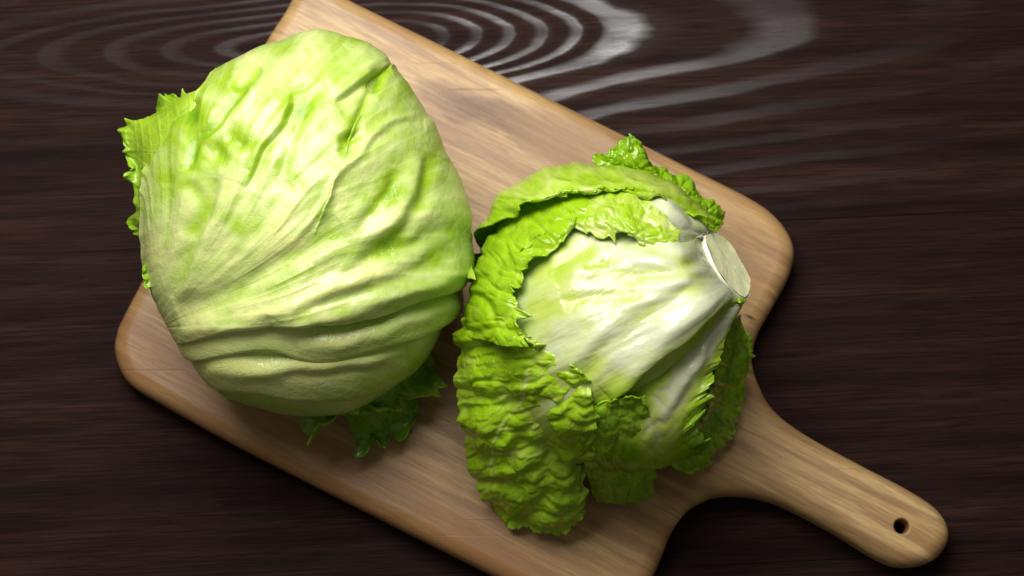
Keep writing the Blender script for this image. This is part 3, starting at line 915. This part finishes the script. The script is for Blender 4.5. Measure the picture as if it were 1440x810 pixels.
leaf(HL, LD2, 90, 120, absz=True, mat=M_GREEN, seed=95, green=0.92, noise=((1.5, 26, 1.5, 80),),
     edges={'s1': dict(r=9, l=15, w=11, j=2.0, tooth=9, c=3), 't1': dict(r=2.0, l=14, w=9)})

# ---- right head: opened, stem and white ribs facing up and right
HR = Head((858, 470), BT + 0.054,
          [(862, 268), (930, 280), (985, 318), (1020, 362), (1034, 412), (1036, 470), (1022, 540), (985, 605), (930, 648),
           (860, 664), (790, 650), (730, 610), (694, 550), (680, 480), (686, 400), (716, 335), (775, 285)],
          0.060, 'opened green lettuce head with white ribs and a cut stem, near the handle')
HR.comp = True
heart(HR, -7.0, M_GREEN, 13, 2.0, 0.62)
STEM = (1030, 384)

def fan(amp, seed, n, base, wob=0.25, pale=0.1):
    def f(s, t, X, Y):
        dx, dy = X - base[0], base[1] - Y
        phi = np.mod(np.arctan2(dy, dx), 2 * math.pi); r = np.hypot(dx, dy)
        w = 0.3 * wob * perlin(r / 150, phi * 1, seed + 2)
        a = fbm((phi + w) * n * 0.8, r / 300, seed, 2, 0.45)
        return amp * a * sstep(15, 130, r), -pale * a
    return f

# outer leaf over the top left, its free margin towards the middle
LC = [[(1000, 325, 1), (985, 300, 2), (962, 278, 3), (940, 262, 3)],
      [(935, 285, 5), (918, 268, 6), (900, 250, 6), (885, 238, 4)],
      [(868, 272, 8), (850, 254, 9), (830, 238, 9), (812, 226, 5)],
      [(810, 272, 10), (790, 258, 12), (768, 245, 11), (748, 240, 5)],
      [(755, 284, 11), (730, 276, 13), (706, 268, 12), (685, 268, 5)],
      [(706, 310, 10), (688, 303, 12), (670, 298, 11), (656, 302, 5)],
      [(674, 350, 8), (662, 347, 10), (652, 345, 9), (646, 350, 3)],
      [(668, 395, 8), (660, 395, 8), (652, 395, 6), (647, 400, 2)]]
leaf(HR, LC, 240, 130, off=3, seed=110, green=lambda s, t, X, Y: 0.44 + 0.2 * fbm(X / 40, Y / 40, 8, 3) - 0.1 * np.exp(-((t - .4) / .2) ** 2),
     bub=((1.1, 32, 1.8, 20), (0.3, 13, 1.5, 10)), noise=((2.0, 50, 1.8, 10),), smooth_n=3, edges={'t0': dict(r=3.4, l=22, w=13, j=2.2, tooth=8, g=0.05), 's1': dict(r=2, l=15, w=9)})
# ruffle at the top right
LI = [[(850, 262, 72), (846, 244, 78), (840, 232, 80), (832, 226, 78)],
      [(890, 262, 74), (882, 236, 82), (874, 218, 85), (866, 205, 85)],
      [(918, 272, 72), (910, 242, 80), (900, 216, 84), (892, 188, 86)],
      [(945, 284, 68), (940, 262, 72), (930, 246, 72), (918, 226, 70)],
      [(970, 300, 64), (972, 284, 66), (966, 266, 66), (958, 246, 62)],
      [(992, 318, 58), (996, 304, 60), (996, 288, 60), (992, 270, 56)],
      [(1004, 330, 54), (1010, 324, 55), (1016, 316, 54), (1020, 306, 50)]]
leaf(HR, LI, 220, 110, absz=True, seed=120, green=lambda s, t, X, Y: 0.58 + 0.15 * t,
     bub=((1.2, 18, 1.4, 60), (0.4, 8, 1.4, 60)), edges={'t1': dict(r=3.0, l=11, w=12, j=2.0, tooth=7)})
# upper white-ribbed leaf: rib by the stem, green frilled blade to the left
LB = [[(990, 330, 3), (986, 338, 4), (982, 344, 4), (978, 350, 3)],
      [(960, 286, 4), (948, 302, 8), (942, 322, 8), (944, 340, 5)],
      [(905, 262, 2), (890, 282, 5), (886, 306, 6), (896, 330, 3)],
      [(840, 252, 3), (825, 270, 6), (822, 292, 6), (835, 315, 3)],
      [(780, 262, 2), (766, 278, 4), (768, 298, 4), (785, 316, 2)]]
leaf(HR, LB, 260, 150, off=2.4, seed=130, vein=0.1, attach=(-240, -148, 0.30),
     green=lambda s, t, X, Y: 0.50 * sstep(0.25, 0.62, s) + 0.03 + 0.15 * fbm(X / 35, Y / 35, 9, 3),
     extra=fan(1.0, 131, 8, STEM),
     bub=((0.5, 26, 1.8, 30),), noise=((1.5, 40, 2.0, 30),), edges={'t1': dict(r=1.0, l=14, w=10), 's1': dict(r=1.5, l=14, w=8)})
# green blade down the left side, its frilled margin lying on the white leaf
LW = [[(800, 262, 4), (812, 275, 5), (820, 288, 5), (826, 298, 4)],
      [(745, 278, 4), (770, 300, 6), (785, 318, 6), (800, 330, 5)],
      [(700, 305, 4), (728, 330, 6), (745, 345, 6.5), (762, 360, 5.5)],
      [(668, 345, 4), (692, 362, 6), (708, 376, 7), (726, 392, 6)],
      [(652, 390, 4), (680, 400, 6), (702, 412, 7), (722, 420, 6.5)],
      [(648, 430, 4), (676, 438, 7), (702, 448, 8), (732, 455, 8)],
      [(648, 470, 3), (676, 478, 7), (706, 486, 8), (744, 488, 9)]]
leaf(HR, LW, 240, 140, off=2.5, seed=140, green=lambda s, t, X, Y: 0.55 + 0.2 * fbm(X / 30, Y / 30, 10, 3),
     bub=((1.5, 34, 1.9, 35), (0.45, 14, 1.5, 30)), noise=((1.5, 45, 2.0, 30),), smooth_n=3,
     edges={'t1': dict(r=3.8, l=13, w=12, j=4.0, tooth=8, g=-0.05)})
# pointed green tongue over the top of the white leaf
LT = [[(780, 285, 3), (788, 298, 4), (796, 312, 4), (804, 322, 3)],
      [(832, 262, 5), (836, 288, 7), (840, 310, 7), (846, 326, 4)],
      [(880, 272, 6), (880, 300, 8), (882, 322, 8), (886, 341, 5)],
      [(918, 300, 6), (917, 318, 7), (917, 335, 7), (920, 351, 5)],
      [(950, 330, 5), (952, 337, 6), (954, 344, 6), (958, 351, 5)]]
leaf(HR, LT, 180, 130, off=2.5, seed=145, green=lambda s, t, X, Y: 0.40 + 0.15 * fbm(X / 25, Y / 25, 19, 3) - 0.15 * sstep(0.6, 0.9, t),
     bub=((1.0, 26, 1.7, 20), (0.4, 11, 1.4, 20)), noise=((1.8, 40, 2.2, 15),), smooth_n=3,
     edges={'t1': dict(r=3.2, l=14, w=10, j=3.5, tooth=8), 't0': dict(r=3.5, l=16, w=10, j=2.0, tooth=8, c=2), 's1': dict(r=1.5, l=9, w=7, j=2, tooth=5)})
# big white leaf in the middle
LA = [[(976, 350, 3), (985, 364, 4), (996, 382, 5), (1006, 400, 5), (1014, 413, 3)],
      [(950, 338, 7), (954, 368, 11), (964, 402, 13), (982, 436, 13), (1002, 456, 6)],
      [(890, 322, 1), (876, 370, 3.5), (876, 424, 5), (905, 486, 6), (938, 520, 1)],
      [(826, 312, 0), (796, 368, 2), (792, 440, 2.5), (824, 515, 2.5), (868, 575, 0)],
      [(758, 300, -2.5), (690, 382, -2.5), (680, 465, -3), (725, 572, -5), (800, 645, -6)]]
def rib_A(s, t, X, Y):
    d, g = fan(1.0, 151, 9, (1045, 395), 0.2, 0.13)(s, t, X, Y)
    r = np.hypot(X - 1045, Y - 395)
    fine = fbm((X * 0.5 + Y * 0.86) / 7, (X * 0.86 - Y * 0.5) / 30, 77, 3)
    return d + 0.20 * fine * sstep(60, 200, r), g
leaf(HR, LA, 300, 300, off=2.2, seed=150, attach=(-176, -4, 0.24),
     green=lambda s, t, X, Y: 0.06 + 0.14 * sstep(0.45, 1.0, s) - 0.05 * sstep(0.3, 0.0, s) + 0.14 * fbm(X / 50, Y / 50, 11, 3) + 0.30 * sstep(0.80, 0.97, t),
     extra=rib_A,
     strokes=[('r', [(1028, 405), (985, 432), (940, 470), (895, 515), (855, 555)], 3.4, 17, -0.08),
              ('s', [(845, 580), (897, 530), (945, 485), (990, 447), (1025, 422)], 3.2, 10, 0.34),
              ('r', [(1010, 378), (950, 402), (880, 440), (820, 490), (770, 530)], 1.5, 14, -0.05),
              ('g', [(1000, 390), (940, 425), (870, 475), (800, 540)], 1.2, 12, 0.09),
              ('g', [(985, 365), (920, 385), (850, 410), (790, 425)], 1.2, 13, 0.09),
              ('r', [(980, 352), (910, 365), (840, 380), (770, 385)], 1.2, 10, -0.03),
              ('g', [(840, 345), (800, 365), (775, 395)], 1.4, 14, 0.2),
              ('g', [(860, 370), (840, 372), (820, 380)], 1.3, 6, 0.1)],
     noise=((0.6, 40, 2.2, -25),), vein=0.0, edges={'t0': dict(r=0.8, l=20, w=6, j=0.8, tooth=5)}, thick=0.0012)
# lower right leaf with pale rib and torn margin
LG = [[(1016, 408, 1), (1026, 418, 1.5), (1038, 424, 1.5), (1044, 428, 0)],
      [(976, 445, 0), (996, 462, 4), (1014, 472, 6), (1026, 468, 5)],
      [(915, 505, -1.5), (948, 526, 2), (980, 533, 4), (1006, 520, 5)],
      [(865, 565, -1), (912, 594, 2.5), (958, 590, 4.5), (994, 566, 7)],
      [(875, 640, 0), (915, 655, 2), (950, 640, 4), (985, 612, 7)],
      [(880, 690, -1), (920, 690, 0), (952, 676, 2), (978, 655, 4)]]
leaf(HR, LG, 210, 170, off=0.8, seed=160, vein=0.15, attach=(-20, 50, 0.28),
     green=lambda s, t, X, Y: 0.10 + 0.40 * sstep(0.25, 1.0, s) + 0.28 * sstep(0.55, 1.0, t) + 0.40 * sstep(0.34, 0.12, t) * sstep(0.05, 0.3, s) + 0.15 * fbm(X / 30, Y / 30, 15, 3) - 0.25 * np.exp(-((t - 0.42) / 0.12) ** 2) * (1 - s),
     extra=fan(0.9, 161, 7, (1045, 395)),
     strokes=[('r', [(1035, 425), (1000, 472), (965, 530), (930, 590)], 1.8, 9, -0.12),
              ('g', [(1020, 420), (975, 470), (925, 535)], 1.8, 9, 0.1)],
     bub=((0.35, 26, 1.7, 60),), noise=((1.0, 36, 2.2, 125),), edges={'t1': dict(r=3.0, l=13, w=12, j=3.4, tooth=7, g=0.1), 's1': dict(r=2, l=14, w=10, j=2.5, tooth=9)})
# dark torn leaves behind at the lower right
LH = [[(1040, 440, 50), (1044, 452, 50), (1048, 462, 48), (1050, 470, 45)],
      [(1008, 485, 66), (1026, 490, 62), (1042, 496, 56), (1056, 502, 48)],
      [(1002, 530, 62), (1020, 536, 57), (1036, 542, 50), (1048, 548, 42)],
      [(990, 580, 54), (1006, 586, 48), (1022, 590, 42), (1036, 592, 34)],
      [(965, 620, 48), (982, 630, 42), (1000, 636, 36), (1016, 632, 30)],
      [(930, 645, 44), (948, 658, 38), (964, 666, 32), (982, 668, 27)]]
leaf(HR, LH, 190, 110, absz=True, seed=170, green=lambda s, t, X, Y: 0.72 + 0.15 * fbm(X / 25, Y / 25, 16, 2),
     bub=((1.0, 16, 1.5, 60),), edges={'t1': dict(r=2.6, l=10, w=10, j=4.0, tooth=6), 't0': dict(r=2.5, l=11, w=8, j=2.0, tooth=7)})
# dark leaf under the white one, lower middle
LFd = [[(815, 575, 92), (850, 566, 94), (880, 556, 94), (906, 556, 90)],
       [(815, 605, 86), (850, 600, 88), (885, 596, 87), (918, 600, 82)],
       [(820, 645, 70), (852, 645, 72), (886, 645, 70), (920, 645, 64)],
       [(830, 685, 46), (858, 690, 47), (890, 690, 45), (922, 682, 40)],
       [(840, 705, 28), (862, 710, 28), (890, 708, 28), (918, 700, 27)]]
leaf(HR, LFd, 150, 130, absz=True, lift=9, smooth_n=2, seed=180, green=lambda s, t, X, Y: 0.68 + 0.15 * fbm(X / 30, Y / 30, 17, 2),
     bub=((1.4, 34, 1.5, 80), (0.4, 13, 1.3, 80)), edges={'s0': dict(r=2.4, l=12, w=9, j=2.0, tooth=10), 't1': dict(r=2, l=14, w=8)})
# big bubbled leaf hanging over at the lower left
LE = [[(650, 446, 88), (672, 440, 97), (700, 442, 104), (722, 452, 107), (738, 470, 106)],
      [(639, 490, 80), (668, 488, 95), (704, 490, 104), (750, 495, 108), (795, 505, 103)],
      [(636, 540, 74), (668, 540, 90), (712, 542, 100), (772, 544, 103), (832, 540, 98)],
      [(646, 600, 62), (676, 600, 80), (722, 602, 90), (778, 602, 93), (838, 596, 88)],
      [(660, 655, 44), (690, 658, 60), (728, 660, 71), (778, 660, 74), (832, 652, 70)],
      [(682, 705, 31), (708, 712, 41), (740, 716, 48), (782, 716, 51), (826, 702, 50)],
      [(712, 738, 25), (730, 746, 28), (756, 751, 31), (788, 753, 33), (820, 742, 36)]]
def rib_E(s, t, X, Y):
    mid = [(745, 520), (733, 560), (700, 610), (686, 660)]
    d, side, par = poly_dist(X, Y, mid)
    D = -1.3 * np.exp(-(d / 9) ** 2) + 0.7 * np.exp(-(d / 3.0) ** 2)
    G = -0.28 * np.exp(-(d / 3.0) ** 2)
    for pts in ([(735, 555), (690, 560), (648, 548)], [(722, 580), (780, 565), (830, 548)], [(705, 605), (770, 600), (815, 570)],
                [(692, 640), (760, 640), (830, 610)], [(688, 655), (740, 690), (800, 690)], [(690, 660), (700, 700), (730, 735)]):
        d, side, par = poly_dist(X, Y, pts, 24)
        fade = 1 - 0.7 * par
        D += fade * (-0.9 * np.exp(-(d / 7) ** 2) + 0.45 * np.exp(-(d / 2.2) ** 2))
        G -= 0.2 * fade * np.exp(-(d / 2.2) ** 2)
    return D, G
leaf(HR, LE, 300, 240, absz=True, seed=190, green=lambda s, t, X, Y: 0.43 + 0.2 * fbm(X / 35, Y / 35, 18, 3) + 0.16 * s,
     extra=rib_E, bub=((3.4, 58, 2.4, -6), (1.35, 25, 2.0, -10), (0.32, 11, 1.6, 0)), noise=((2.4, 60, 2.0, -5), (0.8, 18, 2.4, 0)), vein=1.0, lift=10, smooth_n=2,
     edges={'t1': dict(r=3.0, l=13, w=10, j=2.4, tooth=8, c=-1), 's0': dict(r=3.0, l=13, w=10, j=1.5, tooth=8),
            's1': dict(r=2.4, l=12, w=10, j=2.2, tooth=8), 't0': dict(r=1.2, l=18, w=9)})

def make_stem(head):
    m = 64
    c, n, a, b_ = stem_frame(head)
    th = np.linspace(0, 2 * math.pi, m, endpoint=False)
    V = [stem_rim(head, th, k, d) for d, k in ((-0.045, 1.25), (-0.03, 1.15), (-0.018, 1.06), (-0.008, 1.02), (-0.0035, 1.02), (-0.0014, 1.01), (-0.0005, 0.99), (0.0, 0.96))]
    K = len(V)
    V = np.concatenate(V)
    F = []
    for k in range(K - 1):
        for i in range(m):
            j = (i + 1) % m
            F.append([k * m + i, k * m + j, (k + 1) * m + j, (k + 1) * m + i])
    stem = mesh_object('stem', V, np.array(F), M_STEM, head.root)
    # cut face: shallow, slightly uneven disc
    rings = [0.965, 0.82, 0.6, 0.3]
    ca, sa = np.cos(th), np.sin(th)
    DV = []
    for k, q in enumerate(rings):
        bumpy = 0.0004 * perlin(ca * q * 3, sa * q * 3, 9) - (0.0003 if k else 0.0)
        DV.append(stem_rim(head, th, q, 0.0002) + bumpy[:, None] * n)
    DV = np.concatenate(DV + [(c - n * 0.0004)[None]])
    DF = []
    for k in range(len(rings) - 1):
        for i in range(m):
            j = (i + 1) % m
            DF.append([k * m + i, k * m + j, (k + 1) * m + j, (k + 1) * m + i])
    for i in range(m):
        DF.append([(len(rings) - 1) * m + i, (len(rings) - 1) * m + (i + 1) % m, len(rings) * m])
    o = mesh_object('cut_face', DV, DF, M_CUT, None)
    o.parent = stem
make_stem(HR)
